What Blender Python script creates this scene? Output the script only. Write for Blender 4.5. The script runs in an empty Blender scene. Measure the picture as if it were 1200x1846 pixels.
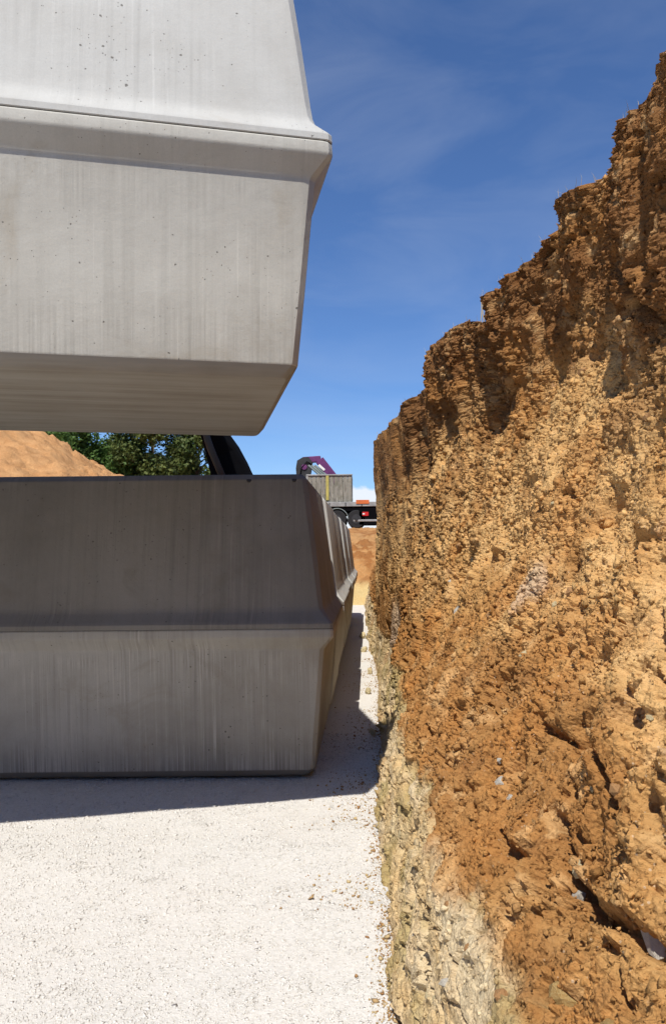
import bpy, math, random
import numpy as np
from mathutils import Matrix, Vector

R = math.radians
random.seed(7)
rng = np.random.default_rng(11)
scene = bpy.context.scene
col = scene.collection

# ------------------------------------------------------------------ camera
cam_data = bpy.data.cameras.new('camera')
cam = bpy.data.objects.new('camera', cam_data)
col.objects.link(cam)
cam_data.sensor_fit = 'VERTICAL'
cam_data.sensor_height = 24.0
cam_data.lens = 24.0 * 1380 / 1846
cam_data.shift_x = -61 / 1846
cam_data.clip_start = 0.05
cam_data.clip_end = 3000
cam.matrix_world = Matrix.Translation((0, 0, 1.5)) @ Matrix.Rotation(R(92.95), 4, 'X') @ Matrix.Rotation(R(-0.55), 4, 'Z')
scene.camera = cam

# ------------------------------------------------------------------ light
SUN = Vector((-0.125, -0.68, 1.0)).normalized()        # towards the sun
elev = math.asin(SUN.z)
azim = math.atan2(SUN.x, SUN.y)
sun_data = bpy.data.lights.new('sun', 'SUN')
sun_data.energy = 4.2
sun_data.angle = R(0.53)
sun_data.color = (1.0, 0.955, 0.88)
sun = bpy.data.objects.new('sun', sun_data)
col.objects.link(sun)
sun.rotation_euler = (-SUN).to_track_quat('-Z', 'Y').to_euler()

world = bpy.data.worlds.new('World')
scene.world = world
world.use_nodes = True
wn, wl = world.node_tree.nodes, world.node_tree.links
wn.clear()
w_out = wn.new('ShaderNodeOutputWorld')
w_bg = wn.new('ShaderNodeBackground')
w_sky = wn.new('ShaderNodeTexSky')
w_sky.sky_type = 'NISHITA'
w_sky.sun_disc = False
w_sky.sun_elevation = elev
w_sky.sun_rotation = azim
w_sky.altitude = 600
w_sky.air_density = 1.0
w_sky.dust_density = 0.25
w_sky.ozone_density = 2.5
w_bg.inputs['Strength'].default_value = 0.085
# thin high wisps and a low broken bank of cumulus, all round the sky
w_tc = wn.new('ShaderNodeTexCoord')
w_map = wn.new('ShaderNodeMapping')
w_map.inputs['Scale'].default_value = (1.6, 1.6, 5.0)
w_n1 = wn.new('ShaderNodeTexNoise')
w_n1.inputs['Scale'].default_value = 2.2
w_n1.inputs['Detail'].default_value = 7
w_n1.inputs['Roughness'].default_value = 0.55
w_n1.inputs['Distortion'].default_value = 0.6
w_r1 = wn.new('ShaderNodeMapRange')
w_r1.inputs[1].default_value = 0.42
w_r1.inputs[2].default_value = 0.85
w_r1.inputs[3].default_value = 0.0
w_r1.inputs[4].default_value = 0.16
w_m1 = wn.new('ShaderNodeMix')
w_m1.data_type = 'RGBA'
w_m1.inputs[7].default_value = (6.5, 7.0, 7.8, 1)
wl.new(w_tc.outputs['Generated'], w_map.inputs[0])
wl.new(w_map.outputs[0], w_n1.inputs['Vector'])
wl.new(w_n1.outputs[0], w_r1.inputs[0])
wl.new(w_r1.outputs[0], w_m1.inputs[0])
w_tint = wn.new('ShaderNodeMix'); w_tint.data_type = 'RGBA'; w_tint.blend_type = 'MULTIPLY'
w_tint.inputs[0].default_value = 1.0
w_tint.inputs[7].default_value = (0.66, 0.87, 1.17, 1)
wl.new(w_sky.outputs[0], w_tint.inputs[6])
wl.new(w_tint.outputs[2], w_m1.inputs[6])
w_sep = wn.new('ShaderNodeSeparateXYZ')
wl.new(w_tc.outputs['Generated'], w_sep.inputs[0])
w_n2 = wn.new('ShaderNodeTexNoise')
w_n2.inputs['Scale'].default_value = 11
w_n2.inputs['Detail'].default_value = 6
wl.new(w_tc.outputs['Generated'], w_n2.inputs['Vector'])
w_el = wn.new('ShaderNodeMapRange')                    # cumulus only close to the horizon
w_el.inputs[1].default_value = 0.07
w_el.inputs[2].default_value = 0.122
w_el.inputs[3].default_value = 0.0
w_el.inputs[4].default_value = 0.42
wl.new(w_sep.outputs[2], w_el.inputs[0])
w_sub = wn.new('ShaderNodeMath')
w_sub.operation = 'SUBTRACT'
wl.new(w_n2.outputs[0], w_sub.inputs[0])
wl.new(w_el.outputs[0], w_sub.inputs[1])
w_r2 = wn.new('ShaderNodeMapRange')
w_r2.inputs[1].default_value = 0.37
w_r2.inputs[2].default_value = 0.42
w_r2.inputs[4].default_value = 0.85
wl.new(w_sub.outputs[0], w_r2.inputs[0])
w_m2 = wn.new('ShaderNodeMix')
w_m2.data_type = 'RGBA'
w_m2.inputs[7].default_value = (8.2, 8.4, 8.8, 1)
wl.new(w_r2.outputs[0], w_m2.inputs[0])
wl.new(w_m1.outputs[2], w_m2.inputs[6])
wl.new(w_m2.outputs[2], w_bg.inputs['Color'])
wl.new(w_bg.outputs[0], w_out.inputs[0])

scene.view_settings.view_transform = 'Standard'
scene.view_settings.look = 'None'
scene.view_settings.exposure = 0.42
scene.view_settings.gamma = 1.0
scene.render.engine = 'CYCLES'
scene.cycles.max_bounces = 5
scene.cycles.diffuse_bounces = 4
scene.cycles.glossy_bounces = 2
scene.cycles.caustics_reflective = False
scene.cycles.caustics_refractive = False
scene.cycles.use_adaptive_sampling = True
scene.cycles.adaptive_threshold = 0.025

# ------------------------------------------------------------------ numpy noise
def _hash(ix, iy, iz, seed):
    h = ix.astype(np.uint32) * np.uint32(374761393)
    h += iy.astype(np.uint32) * np.uint32(668265263)
    h += iz.astype(np.uint32) * np.uint32(2246822519)
    h += np.uint32((seed * 974634787) & 0xffffffff)
    h ^= h >> np.uint32(13); h *= np.uint32(1274126177)
    h ^= h >> np.uint32(15); h *= np.uint32(2654435761)
    h ^= h >> np.uint32(16)
    return (h & np.uint32(0xffffff)).astype(np.float32) * np.float32(1 / 16777216.0)

def vnoise(p, seed=0):
    f = np.floor(p)
    t = (p - f).astype(np.float32)
    t = t * t * t * (t * (t * 6 - 15) + 10)
    i = f.astype(np.int32)
    out = 0
    for dx in (0, 1):
        wx = t[:, 0] if dx else 1 - t[:, 0]
        for dy in (0, 1):
            wy = t[:, 1] if dy else 1 - t[:, 1]
            for dz in (0, 1):
                wz = t[:, 2] if dz else 1 - t[:, 2]
                out = out + wx * wy * wz * _hash(i[:, 0] + dx, i[:, 1] + dy, i[:, 2] + dz, seed)
    return out * 2 - 1

_ROT = np.array(Matrix.Rotation(0.7, 3, 'X') @ Matrix.Rotation(0.9, 3, 'Z') @ Matrix.Rotation(0.4, 3, 'Y'))
def fbm(p, oct=4, seed=0, gain=0.5):
    s, a, tot = 0, 1.0, 0
    q = p
    for k in range(oct):
        s = s + a * vnoise(q, seed + 17 * k)
        tot += a
        a *= gain
        q = q @ _ROT.T * 2.03
    return s / tot

def worley(p, seed=0):
    """F1, F2 distances and a per-cell random value (3-D)."""
    i = np.floor(p).astype(np.int32)
    f = (p - i).astype(np.float32)
    n = len(p)
    d1 = np.full(n, 9, np.float32); d2 = np.full(n, 9, np.float32); cid = np.zeros(n, np.float32)
    for dx in (-1, 0, 1):
        for dy in (-1, 0, 1):
            for dz in (-1, 0, 1):
                a, b, c = i[:, 0] + dx, i[:, 1] + dy, i[:, 2] + dz
                ox = dx + _hash(a, b, c, seed) - f[:, 0]
                oy = dy + _hash(a, b, c, seed + 1) - f[:, 1]
                oz = dz + _hash(a, b, c, seed + 2) - f[:, 2]
                d = ox * ox + oy * oy + oz * oz
                m = d < d1
                d2 = np.where(m, d1, np.minimum(d2, d))
                cid = np.where(m, ox * 0 + _hash(a, b, c, seed) , cid)
                d1 = np.where(m, d, d1)
    return np.sqrt(d1), np.sqrt(d2), (cid * 7.31) % 1.0

def sstep(a, b, x):
    t = np.clip((x - a) / (b - a), 0, 1)
    return t * t * (3 - 2 * t)

# ------------------------------------------------------------------ object helpers
def tag(o, label=None, cat=None, group=None, kind=None):
    if label: o['label'] = label
    if cat: o['category'] = cat
    if group: o['group'] = group
    if kind: o['kind'] = kind
    return o

def empty(name, loc=(0, 0, 0), rz=0.0):
    o = bpy.data.objects.new(name, None)
    o.empty_display_size = 0.3
    o.location = loc
    o.rotation_euler = (0, 0, rz)
    col.objects.link(o)
    return o

def link_mesh(name, me, mats, parent=None):
    if mats is not None:
        for m in (mats if isinstance(mats, (list, tuple)) else [mats]):
            me.materials.append(m)
    o = bpy.data.objects.new(name, me)
    col.objects.link(o)
    if parent is not None:
        o.parent = parent
    return o

def np_mesh(name, V, Fc, check=False):
    """V (n,3), Fc (m,k) all faces of the same size k"""
    me = bpy.data.meshes.new(name)
    V = np.asarray(V, np.float32); Fc = np.asarray(Fc, np.int32)
    m, k = Fc.shape
    me.vertices.add(len(V)); me.vertices.foreach_set('co', V.ravel())
    me.loops.add(m * k); me.loops.foreach_set('vertex_index', Fc.ravel())
    me.polygons.add(m)
    me.polygons.foreach_set('loop_start', np.arange(0, m * k, k, dtype=np.int32))
    me.polygons.foreach_set('loop_total', np.full(m, k, np.int32))
    me.update(calc_edges=True)
    if check: me.validate()
    return me

def smooth(me, on=True):
    me.polygons.foreach_set('use_smooth', np.full(len(me.polygons), on, bool))
    me.update()

def grid_faces(nu, nv):
    a = np.arange(nu * nv).reshape(nu, nv)
    return np.stack([a[:-1, :-1], a[1:, :-1], a[1:, 1:], a[:-1, 1:]], -1).reshape(-1, 4)

class MB:
    """collects simple shapes and builds ONE mesh object"""
    def __init__(self):
        self.v, self.f = [], []
    def add(self, verts, faces):
        n = len(self.v)
        self.v += [tuple(q) for q in verts]
        self.f += [tuple(i + n for i in fc) for fc in faces]
        return self
    def box(self, c, s, bev=0.0, M=None):
        hx, hy, hz = s[0] / 2, s[1] / 2, s[2] / 2
        b = min(bev, hx * .9, hy * .9, hz * .9)
        if b <= 0:
            vs = [(x, y, z) for x in (-hx, hx) for y in (-hy, hy) for z in (-hz, hz)]
            fs = [(0, 1, 3, 2), (4, 6, 7, 5), (0, 4, 5, 1), (2, 3, 7, 6), (0, 2, 6, 4), (1, 5, 7, 3)]
        else:
            vs, idx = [], {}
            for sx in (-1, 1):
                for sy in (-1, 1):
                    for sz in (-1, 1):
                        for ax in range(3):
                            q = [sx * (hx - b), sy * (hy - b), sz * (hz - b)]
                            q[ax] = (sx * hx, sy * hy, sz * hz)[ax]
                            idx[(sx, sy, sz, ax)] = len(vs); vs.append(tuple(q))
            fs = []
            for ax in range(3):
                o1, o2 = (ax + 1) % 3, (ax + 2) % 3
                for s_ in (-1, 1):
                    ring = []
                    for a, c2 in ((-1, -1), (1, -1), (1, 1), (-1, 1)):
                        k = [0, 0, 0]; k[ax] = s_; k[o1] = a; k[o2] = c2
                        ring.append(idx[(k[0], k[1], k[2], ax)])
                    fs.append(tuple(ring if s_ > 0 else ring[::-1]))
                for a in (-1, 1):
                    for c2 in (-1, 1):
                        k0 = [0, 0, 0]; k1 = [0, 0, 0]
                        k0[ax] = -1; k1[ax] = 1
                        k0[o1] = k1[o1] = a; k0[o2] = k1[o2] = c2
                        A, B = tuple(k0), tuple(k1)
                        q = [idx[A + (o1,)], idx[B + (o1,)], idx[B + (o2,)], idx[A + (o2,)]]
                        fs.append(tuple(q if a * c2 < 0 else q[::-1]))
            for sx in (-1, 1):
                for sy in (-1, 1):
                    for sz in (-1, 1):
                        t = [idx[(sx, sy, sz, 0)], idx[(sx, sy, sz, 1)], idx[(sx, sy, sz, 2)]]
                        fs.append(tuple(t if sx * sy * sz > 0 else t[::-1]))
        out = []
        for q in vs:
            q = Vector(q)
            if M is not None: q = M @ q
            out.append((q.x + c[0], q.y + c[1], q.z + c[2]))
        return self.add(out, fs)
    def tube(self, pts, rad, n=10, cap=True):
        pts = [Vector(p) for p in pts]
        if not isinstance(rad, (list, tuple)): rad = [rad] * len(pts)
        vs, fs = [], []
        prev = None
        for i, p in enumerate(pts):
            d = (pts[min(i + 1, len(pts) - 1)] - pts[max(i - 1, 0)]).normalized()
            up = Vector((0, 0, 1)) if abs(d.z) < .95 else Vector((1, 0, 0))
            if prev is not None and abs(prev.dot(d)) < .95: up = prev
            a = d.cross(up).normalized(); b = a.cross(d).normalized(); prev = b
            for k in range(n):
                t = 2 * math.pi * k / n
                vs.append(p + (a * math.cos(t) + b * math.sin(t)) * rad[i])
        for i in range(len(pts) - 1):
            for k in range(n):
                k2 = (k + 1) % n
                fs.append((i * n + k, i * n + k2, (i + 1) * n + k2, (i + 1) * n + k))
        if cap:
            fs.append(tuple(range(n - 1, -1, -1)))
            fs.append(tuple((len(pts) - 1) * n + k for k in range(n)))
        return self.add(vs, fs)
    def cyl(self, c, r, h, axis='Z', n=24):
        d = {'X': Vector((1, 0, 0)), 'Y': Vector((0, 1, 0)), 'Z': Vector((0, 0, 1))}[axis] * h / 2
        c = Vector(c)
        b = min(.12 * h, .1 * r)
        dn = d.normalized()
        return self.tube([c - d, c - d + dn * b, c + d - dn * b, c + d], [r - b, r, r, r - b], n)
    def prism(self, poly, y0, y1):
        """poly of (x, z), extruded along y"""
        n = len(poly)
        vs = [(x, y0, z) for x, z in poly] + [(x, y1, z) for x, z in poly]
        fs = [tuple(range(n)), tuple(range(2 * n - 1, n - 1, -1))]
        for k in range(n):
            k2 = (k + 1) % n
            fs.append((k2, k, n + k, n + k2))
        return self.add(vs, fs)
    def loft(self, rings, cap=True):
        n = len(rings[0]); vs = []; fs = []
        for r_ in rings: vs += list(r_)
        for i in range(len(rings) - 1):
            for k in range(n):
                k2 = (k + 1) % n
                fs.append((i * n + k, i * n + k2, (i + 1) * n + k2, (i + 1) * n + k))
        if cap:
            fs.append(tuple(range(n - 1, -1, -1)))
            fs.append(tuple((len(rings) - 1) * n + k for k in range(n)))
        return self.add(vs, fs)
    def mesh(self, name):
        me = bpy.data.meshes.new(name)
        me.from_pydata(self.v, [], self.f)
        me.update()
        return me
    def build(self, name, mat, parent=None, sm=False):
        me = self.mesh(name)
        if sm: smooth(me)
        return link_mesh(name, me, mat, parent)

def children_of(o):
    return [c for c in bpy.data.objects if c.parent == o]

def copy_tree(o, parent=None):
    c = o.copy()
    col.objects.link(c)
    c.parent = parent
    for ch in children_of(o):
        copy_tree(ch, c)
    return c

# ------------------------------------------------------------------ materials
class NT:
    def __init__(self, name):
        self.m = bpy.data.materials.new(name)
        self.m.use_nodes = True
        self.n, self.l = self.m.node_tree.nodes, self.m.node_tree.links
        self.b = self.n['Principled BSDF']
    def node(self, t, **kw):
        nd = self.n.new(t)
        for k, v in kw.items(): setattr(nd, k, v)
        return nd
    def link(self, a, b): self.l.new(a, b)
    def coord(self, scale=(1, 1, 1), kind='Object', rand=False):
        tc = self.node('ShaderNodeTexCoord')
        mp = self.node('ShaderNodeMapping')
        mp.inputs['Scale'].default_value = scale
        src = tc.outputs[kind]
        if rand:
            oi = self.node('ShaderNodeObjectInfo')
            ml = self.node('ShaderNodeMath', operation='MULTIPLY')
            ml.inputs[1].default_value = 53.0
            self.link(oi.outputs['Random'], ml.inputs[0])
            ad = self.node('ShaderNodeVectorMath', operation='ADD')
            self.link(src, ad.inputs[0]); self.link(ml.outputs[0], ad.inputs[1])
            src = ad.outputs[0]
        self.link(src, mp.inputs[0])
        return mp.outputs[0]
    def noise(self, vec, scale, detail=5, rough=.55, dist=0):
        nd = self.node('ShaderNodeTexNoise')
        nd.inputs['Scale'].default_value = scale
        nd.inputs['Detail'].default_value = detail
        nd.inputs['Roughness'].default_value = rough
        nd.inputs['Distortion'].default_value = dist
        self.link(vec, nd.inputs['Vector'])
        return nd.outputs[0]
    def voro(self, vec, scale, feature='F1', out=0, rnd=1.0):
        nd = self.node('ShaderNodeTexVoronoi', feature=feature)
        nd.inputs['Scale'].default_value = scale
        nd.inputs['Randomness'].default_value = rnd
        self.link(vec, nd.inputs['Vector'])
        return nd.outputs[out]
    def rng(self, x, a, b, c=0.0, d=1.0):
        nd = self.node('ShaderNodeMapRange')
        for i, v in enumerate((a, b, c, d)): nd.inputs[i + 1].default_value = v
        self.link(x, nd.inputs[0])
        return nd.outputs[0]
    def math(self, op, a, b):
        nd = self.node('ShaderNodeMath', operation=op)
        for i, v in enumerate((a, b)):
            if isinstance(v, (int, float)): nd.inputs[i].default_value = v
            else: self.link(v, nd.inputs[i])
        return nd.outputs[0]
    def mix(self, fac, a, b, mode='MIX'):
        nd = self.node('ShaderNodeMix', data_type='RGBA', blend_type=mode)
        if isinstance(fac, (int, float)): nd.inputs[0].default_value = fac
        else: self.link(fac, nd.inputs[0])
        for i, v in ((6, a), (7, b)):
            if isinstance(v, (tuple, list)): nd.inputs[i].default_value = (*v[:3], 1)
            else: self.link(v, nd.inputs[i])
        return nd.outputs[2]
    def bump(self, h, strength=.3, dist=.01, prev=None):
        nd = self.node('ShaderNodeBump')
        nd.inputs['Strength'].default_value = strength
        nd.inputs['Distance'].default_value = dist
        self.link(h, nd.inputs['Height'])
        if prev is not None: self.link(prev, nd.inputs['Normal'])
        return nd.outputs[0]
    def done(self, color=None, rough=.8, normal=None, metal=0.0, spec=.3):
        if color is not None:
            if isinstance(color, (tuple, list)): self.b.inputs['Base Color'].default_value = (*color[:3], 1)
            else: self.link(color, self.b.inputs['Base Color'])
        if isinstance(rough, (int, float)): self.b.inputs['Roughness'].default_value = rough
        else: self.link(rough, self.b.inputs['Roughness'])
        self.b.inputs['Metallic'].default_value = metal
        self.b.inputs['Specular IOR Level'].default_value = spec
        if normal is not None: self.link(normal, self.b.inputs['Normal'])
        return self.m

def paint(name, c, rough=.45, var=.25, metal=0.0, scale=3.0):
    t = NT(name)
    v = t.coord(rand=True)
    n1 = t.noise(v, scale, 6, .6)
    n2 = t.noise(v, scale * 9, 4, .6)
    k = t.math('MULTIPLY', t.rng(n1, .3, .7, 1 - var, 1 + var * .4), t.rng(n2, .3, .7, .93, 1.07))
    cc = t.node('ShaderNodeCombineColor')
    for i in range(3): t.link(k, cc.inputs[i])
    colr = t.mix(1.0, c, cc.outputs[0], 'MULTIPLY')
    return t.done(colr, t.rng(n1, .3, .7, rough - .1, rough + .15), t.bump(n2, .08, .01), metal)

def mat_concrete(name, base, stain, lime=.5, run=.55):
    t = NT(name)
    v = t.coord(rand=True)
    big = t.noise(v, .9, 5, .6, .6)
    mid = t.noise(v, 4.5, 5, .6)
    vs = t.node('ShaderNodeMapping'); vs.inputs['Scale'].default_value = (34, 4, .5)
    t.link(v, vs.inputs[0])
    streak = t.noise(vs.outputs[0], 1.0, 4, .55)
    vs2 = t.node('ShaderNodeMapping'); vs2.inputs['Scale'].default_value = (75, 6, 1.1)
    t.link(v, vs2.inputs[0])
    drip = t.noise(vs2.outputs[0], 1.0, 2, .5)
    # streaks only in patches
    patch = t.rng(t.noise(v, 1.3, 3, .5), .45, .62)
    c = t.mix(t.rng(big, .35, .68), base, stain)
    c = t.mix(t.rng(mid, .35, .7, 0, .35), c, tuple(q * 1.16 for q in base))
    c = t.mix(t.math('MULTIPLY', t.rng(streak, .47, .70, 0, run), t.rng(patch, 0, 1, .35, 1)), c, tuple(q * .62 for q in stain))
    c = t.mix(t.math('MULTIPLY', t.rng(drip, .60, .70, 0, lime), patch), c, tuple(min(.75, q * 1.5) for q in base))
    # comb of fine run marks below the rim and at the foot, brown water stains in patches
    raw = t.node('ShaderNodeTexCoord')
    sz = t.node('ShaderNodeSeparateXYZ'); t.link(raw.outputs['Object'], sz.inputs[0])
    vs3 = t.node('ShaderNodeMapping'); vs3.inputs['Scale'].default_value = (95, 7, .6); t.link(v, vs3.inputs[0])
    comb = t.noise(vs3.outputs[0], 1.0, 2, .5)
    edge = t.rng(t.noise(v, 7, 3, .6), .3, .7, -.12, .12)
    zz_ = t.math('ADD', sz.outputs[2], edge)
    up = t.math('MULTIPLY', t.rng(zz_, .62, .88, 0, 1), t.rng(t.math('ADD', sz.outputs[2], t.math('MULTIPLY', edge, .35)), .862, .79, 0, 1))
    lowm = t.rng(zz_, .32, .05, 0, 1)
    zone = t.math('MULTIPLY', t.math('MAXIMUM', up, lowm), t.rng(t.noise(v, 2.3, 3, .5), .38, .6, .25, 1))
    c = t.mix(t.math('MULTIPLY', t.rng(comb, .53, .62, 0, lime), zone), c, tuple(min(.72, q * 1.4) for q in base))
    c = t.mix(t.math('MULTIPLY', t.rng(comb, .46, .36, 0, run), zone), c, tuple(q * .6 for q in stain))
    br = t.noise(v, 1.7, 6, .65, 1.0)
    c = t.mix(t.rng(br, .56, .74, 0, .55), c, (stain[0] * .86, stain[1] * .78, stain[2] * .66))
    fine = t.noise(v, 160, 3, .6)
    c = t.mix(t.rng(fine, .3, .75, 0, .22), c, tuple(q * .7 for q in stain))
    # blow holes: small pits, few, clustered, unequal
    wv = t.node('ShaderNodeVectorMath', operation='ADD')
    wob = t.node('ShaderNodeTexNoise'); wob.inputs['Scale'].default_value = 60
    t.link(v, wob.inputs['Vector'])
    sc = t.node('ShaderNodeVectorMath', operation='SCALE'); sc.inputs['Scale'].default_value = .012
    t.link(wob.outputs[1], sc.inputs[0]); t.link(v, wv.inputs[0]); t.link(sc.outputs[0], wv.inputs[1])
    vd = t.voro(wv.outputs[0], 17)
    cl = t.rng(t.noise(v, 2.6, 3, .5), .42, .66, .035, .115)
    hole = t.math('LESS_THAN', vd, cl)
    vd2 = t.voro(wv.outputs[0], 41)
    hole2 = t.math('LESS_THAN', vd2, t.math('MULTIPLY', cl, .95))
    hh = t.math('MAXIMUM', hole, hole2)
    c = t.mix(t.math('MULTIPLY', hh, .8), c, (.10, .09, .075))
    inv = t.math('SUBTRACT', 1.0, hh)
    nb = t.bump(inv, .8, .004)
    nb = t.bump(t.noise(v, 9, 5, .6), .12, .03, nb)
    nb = t.bump(fine, .10, .004, nb)
    return t.done(c, t.rng(mid, .3, .7, .62, .85), nb, 0, .25)

M_CONC = mat_concrete('concrete_lower', (.48, .465, .415), (.375, .35, .30), .22, .28)
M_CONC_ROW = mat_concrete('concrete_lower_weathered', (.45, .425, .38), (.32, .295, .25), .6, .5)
M_CONC_ROW_UP = mat_concrete('concrete_upper_dark', (.26, .24, .213), (.185, .167, .142), .3, .4)  # much darker, browner base tone, kept on the nearest tank only
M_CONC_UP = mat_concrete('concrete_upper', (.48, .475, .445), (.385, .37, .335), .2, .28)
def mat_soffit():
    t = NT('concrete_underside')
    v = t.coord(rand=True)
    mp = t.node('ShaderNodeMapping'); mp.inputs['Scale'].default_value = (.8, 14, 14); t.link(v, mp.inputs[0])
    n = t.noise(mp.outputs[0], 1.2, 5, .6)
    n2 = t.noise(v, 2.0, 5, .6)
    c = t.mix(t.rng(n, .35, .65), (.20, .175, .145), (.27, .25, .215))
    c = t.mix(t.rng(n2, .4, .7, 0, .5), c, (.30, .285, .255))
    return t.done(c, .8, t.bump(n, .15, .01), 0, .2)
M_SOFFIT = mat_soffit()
M_SEAL = paint('joint_seal', (.06, .055, .05), .8)
M_STEEL = paint('galvanised_steel', (.42, .42, .42), .4, .2, .8)
M_BLACK = paint('black_paint', (.004, .004, .005), .88, .3)
M_BLACK.node_tree.nodes['Principled BSDF'].inputs['Specular IOR Level'].default_value = .04
M_RUBBER = paint('rubber', (.02, .02, .021), .85, .3)
M_DARK = paint('dark_chassis', (.03, .03, .032), .6, .4)
M_PURPLE = paint('purple_paint', (.13, .032, .125), .45, .3)
M_ORANGE = paint('orange_paint', (.60, .15, .04), .45, .2)
M_RED = paint('red_lens', (.5, .02, .02), .3, .2)
M_WHITE = paint('white_paint', (.75, .74, .70), .5, .1)
M_YELLOW = paint('faded_yellow', (.42, .36, .10), .7, .3)
M_GREYMET = paint('grey_green_metal', (.22, .26, .25), .5, .3)
M_BED = paint('grey_bed', (.30, .30, .29), .6, .35)
M_CABGLASS = paint('cab_glass', (.02, .025, .03), .12, .1)
M_CAB = paint('cab_paint', (.55, .55, .53), .4, .15)
M_CHAIN = paint('chain_steel', (.12, .11, .10), .5, .3, .6)

def mat_planks():
    t = NT('weathered_boards')
    v = t.coord((7, 7, .6), rand=True)
    n = t.noise(v, 1.5, 6, .65)
    v2 = t.coord((30, 30, 1.5), rand=True)
    n2 = t.noise(v2, 1, 4, .6)
    c = t.mix(t.rng(n, .3, .7), (.15, .14, .115), (.34, .32, .27))
    c = t.mix(t.rng(n2, .50, .66, 0, .8), c, (.08, .065, .05))
    c = t.mix(t.rng(t.noise(t.coord(rand=True), 2.5, 5, .65), .5, .65, 0, .7), c, (.13, .125, .09))
    return t.done(c, .85, t.bump(n2, .3, .01))
M_PLANK = mat_planks()

def mat_soil(name, attr=True):
    t = NT(name)
    v = t.coord()
    at = t.node('ShaderNodeAttribute', attribute_name='soil')
    n1 = t.noise(v, 26, 6, .65)
    n2 = t.noise(v, 120, 5, .65)
    n3 = t.noise(v, 5, 5, .6)
    c = at.outputs['Color']
    c = t.mix(t.rng(n1, .35, .68, 0, .5), c, t.mix(1.0, c, (.70, .60, .52), 'MULTIPLY'))
    c = t.mix(t.rng(n2, .5, .75, 0, .55), c, t.mix(1.0, c, (1.30, 1.33, 1.45), 'MULTIPLY'))
    c = t.mix(t.rng(n3, .4, .7, 0, .35), c, t.mix(1.0, c, (1.08, .86, .62), 'MULTIPLY'))
    dk = t.noise(v, 62, 3, .6)
    c = t.mix(t.rng(dk, .54, .68, 0, .45), c, t.mix(1.0, c, (.52, .44, .38), 'MULTIPLY'))
    # pale grit
    g = t.math('LESS_THAN', t.voro(v, 45), .14)
    gm = t.rng(t.noise(v, 3, 3), .5, .6)
    c = t.mix(t.math('MULTIPLY', t.math('MULTIPLY', g, gm), .5), c, (.55, .46, .34))
    nb = t.bump(n1, .55, .018)
    gr_ = t.math('SUBTRACT', 1.0, t.voro(v, 85))
    nb = t.bump(gr_, .45, .010, nb)
    nb = t.bump(n2, .7, .008, nb)
    return t.done(c, .95, nb, 0, .1)
M_SOIL = mat_soil('trench_soil')

def mat_simple_soil(name, a, b, sc=2.0):
    t = NT(name)
    v = t.coord()
    n = t.noise(v, sc, 7, .65)
    n2 = t.noise(v, sc * 11, 6, .7)
    c = t.mix(t.rng(n, .3, .7), a, b)
    c = t.mix(t.rng(n2, .45, .75, 0, .5), c, tuple(min(.8, q * 1.4) for q in b))
    nb = t.bump(n2, .7, .15 / sc, t.bump(t.noise(v, sc * 4, 5, .65), .5, .2 / sc))
    return t.done(c, .95, nb, 0, .1)
M_HEAP = mat_simple_soil('heap_soil', (.42, .205, .08), (.56, .315, .14))
M_GROUND = mat_simple_soil('ground_soil', (.24, .15, .07), (.36, .24, .12), .6)

def mat_stone(name, a, b):
    t = NT(name)
    v = t.coord(rand=True)
    n = t.noise(v, 9, 7, .65)
    n2 = t.noise(v, 70, 5, .65)
    c = t.mix(t.rng(n, .3, .7), a, b)
    c = t.mix(t.rng(n2, .5, .7, 0, .45), c, tuple(q * .65 for q in a))
    return t.done(c, .85, t.bump(n2, .5, .006, t.bump(n, .5, .02)), 0, .2)
M_STONE_W = mat_stone('pale_limestone', (.42, .38, .31), (.58, .54, .47))
M_STONE_O = mat_stone('ochre_stone', (.36, .20, .06), (.46, .34, .15))
M_STONE_Y = mat_stone('cream_marl', (.46, .36, .18), (.60, .52, .34))
M_CLOD = mat_stone('soil_clod', (.34, .17, .07), (.46, .27, .12))

def mat_gravel():
    t = NT('white_gravel')
    v = t.coord()
    vd = t.voro(v, 95)
    vc = t.voro(v, 95, 'F1', 1)
    hs = t.node('ShaderNodeSeparateColor'); t.link(vc, hs.inputs[0])
    c = t.mix(hs.outputs[0], (.55, .53, .49), (.655, .635, .595))
    lo = t.noise(v, .8, 5, .6)
    c = t.mix(t.rng(lo, .35, .65, 0, .25), c, (.64, .58, .51))
    nb = t.bump(t.noise(v, 130, 3, .6), .6, .006)
    return t.done(c, .9, nb, 0, .15)
M_GRAVEL = mat_gravel()

def mat_pebble():
    t = NT('white_pebbles')
    at = t.node('ShaderNodeAttribute', attribute_name='tone')
    v = t.coord()
    n = t.noise(v, 200, 3, .6)
    lo = t.noise(v, .8, 5, .6)
    sp = t.node('ShaderNodeSeparateColor'); t.link(at.outputs['Color'], sp.inputs[0])
    c = t.mix(sp.outputs[0], (.50, .48, .44), (.70, .68, .64))
    c = t.mix(t.rng(lo, .35, .65, 0, .22), c, (.68, .615, .54))
    c = t.mix(t.rng(n, .35, .7, 0, .25), c, (.50, .47, .42))
    return t.done(c, .85, None, 0, .2)
M_PEBBLE = mat_pebble()

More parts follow.
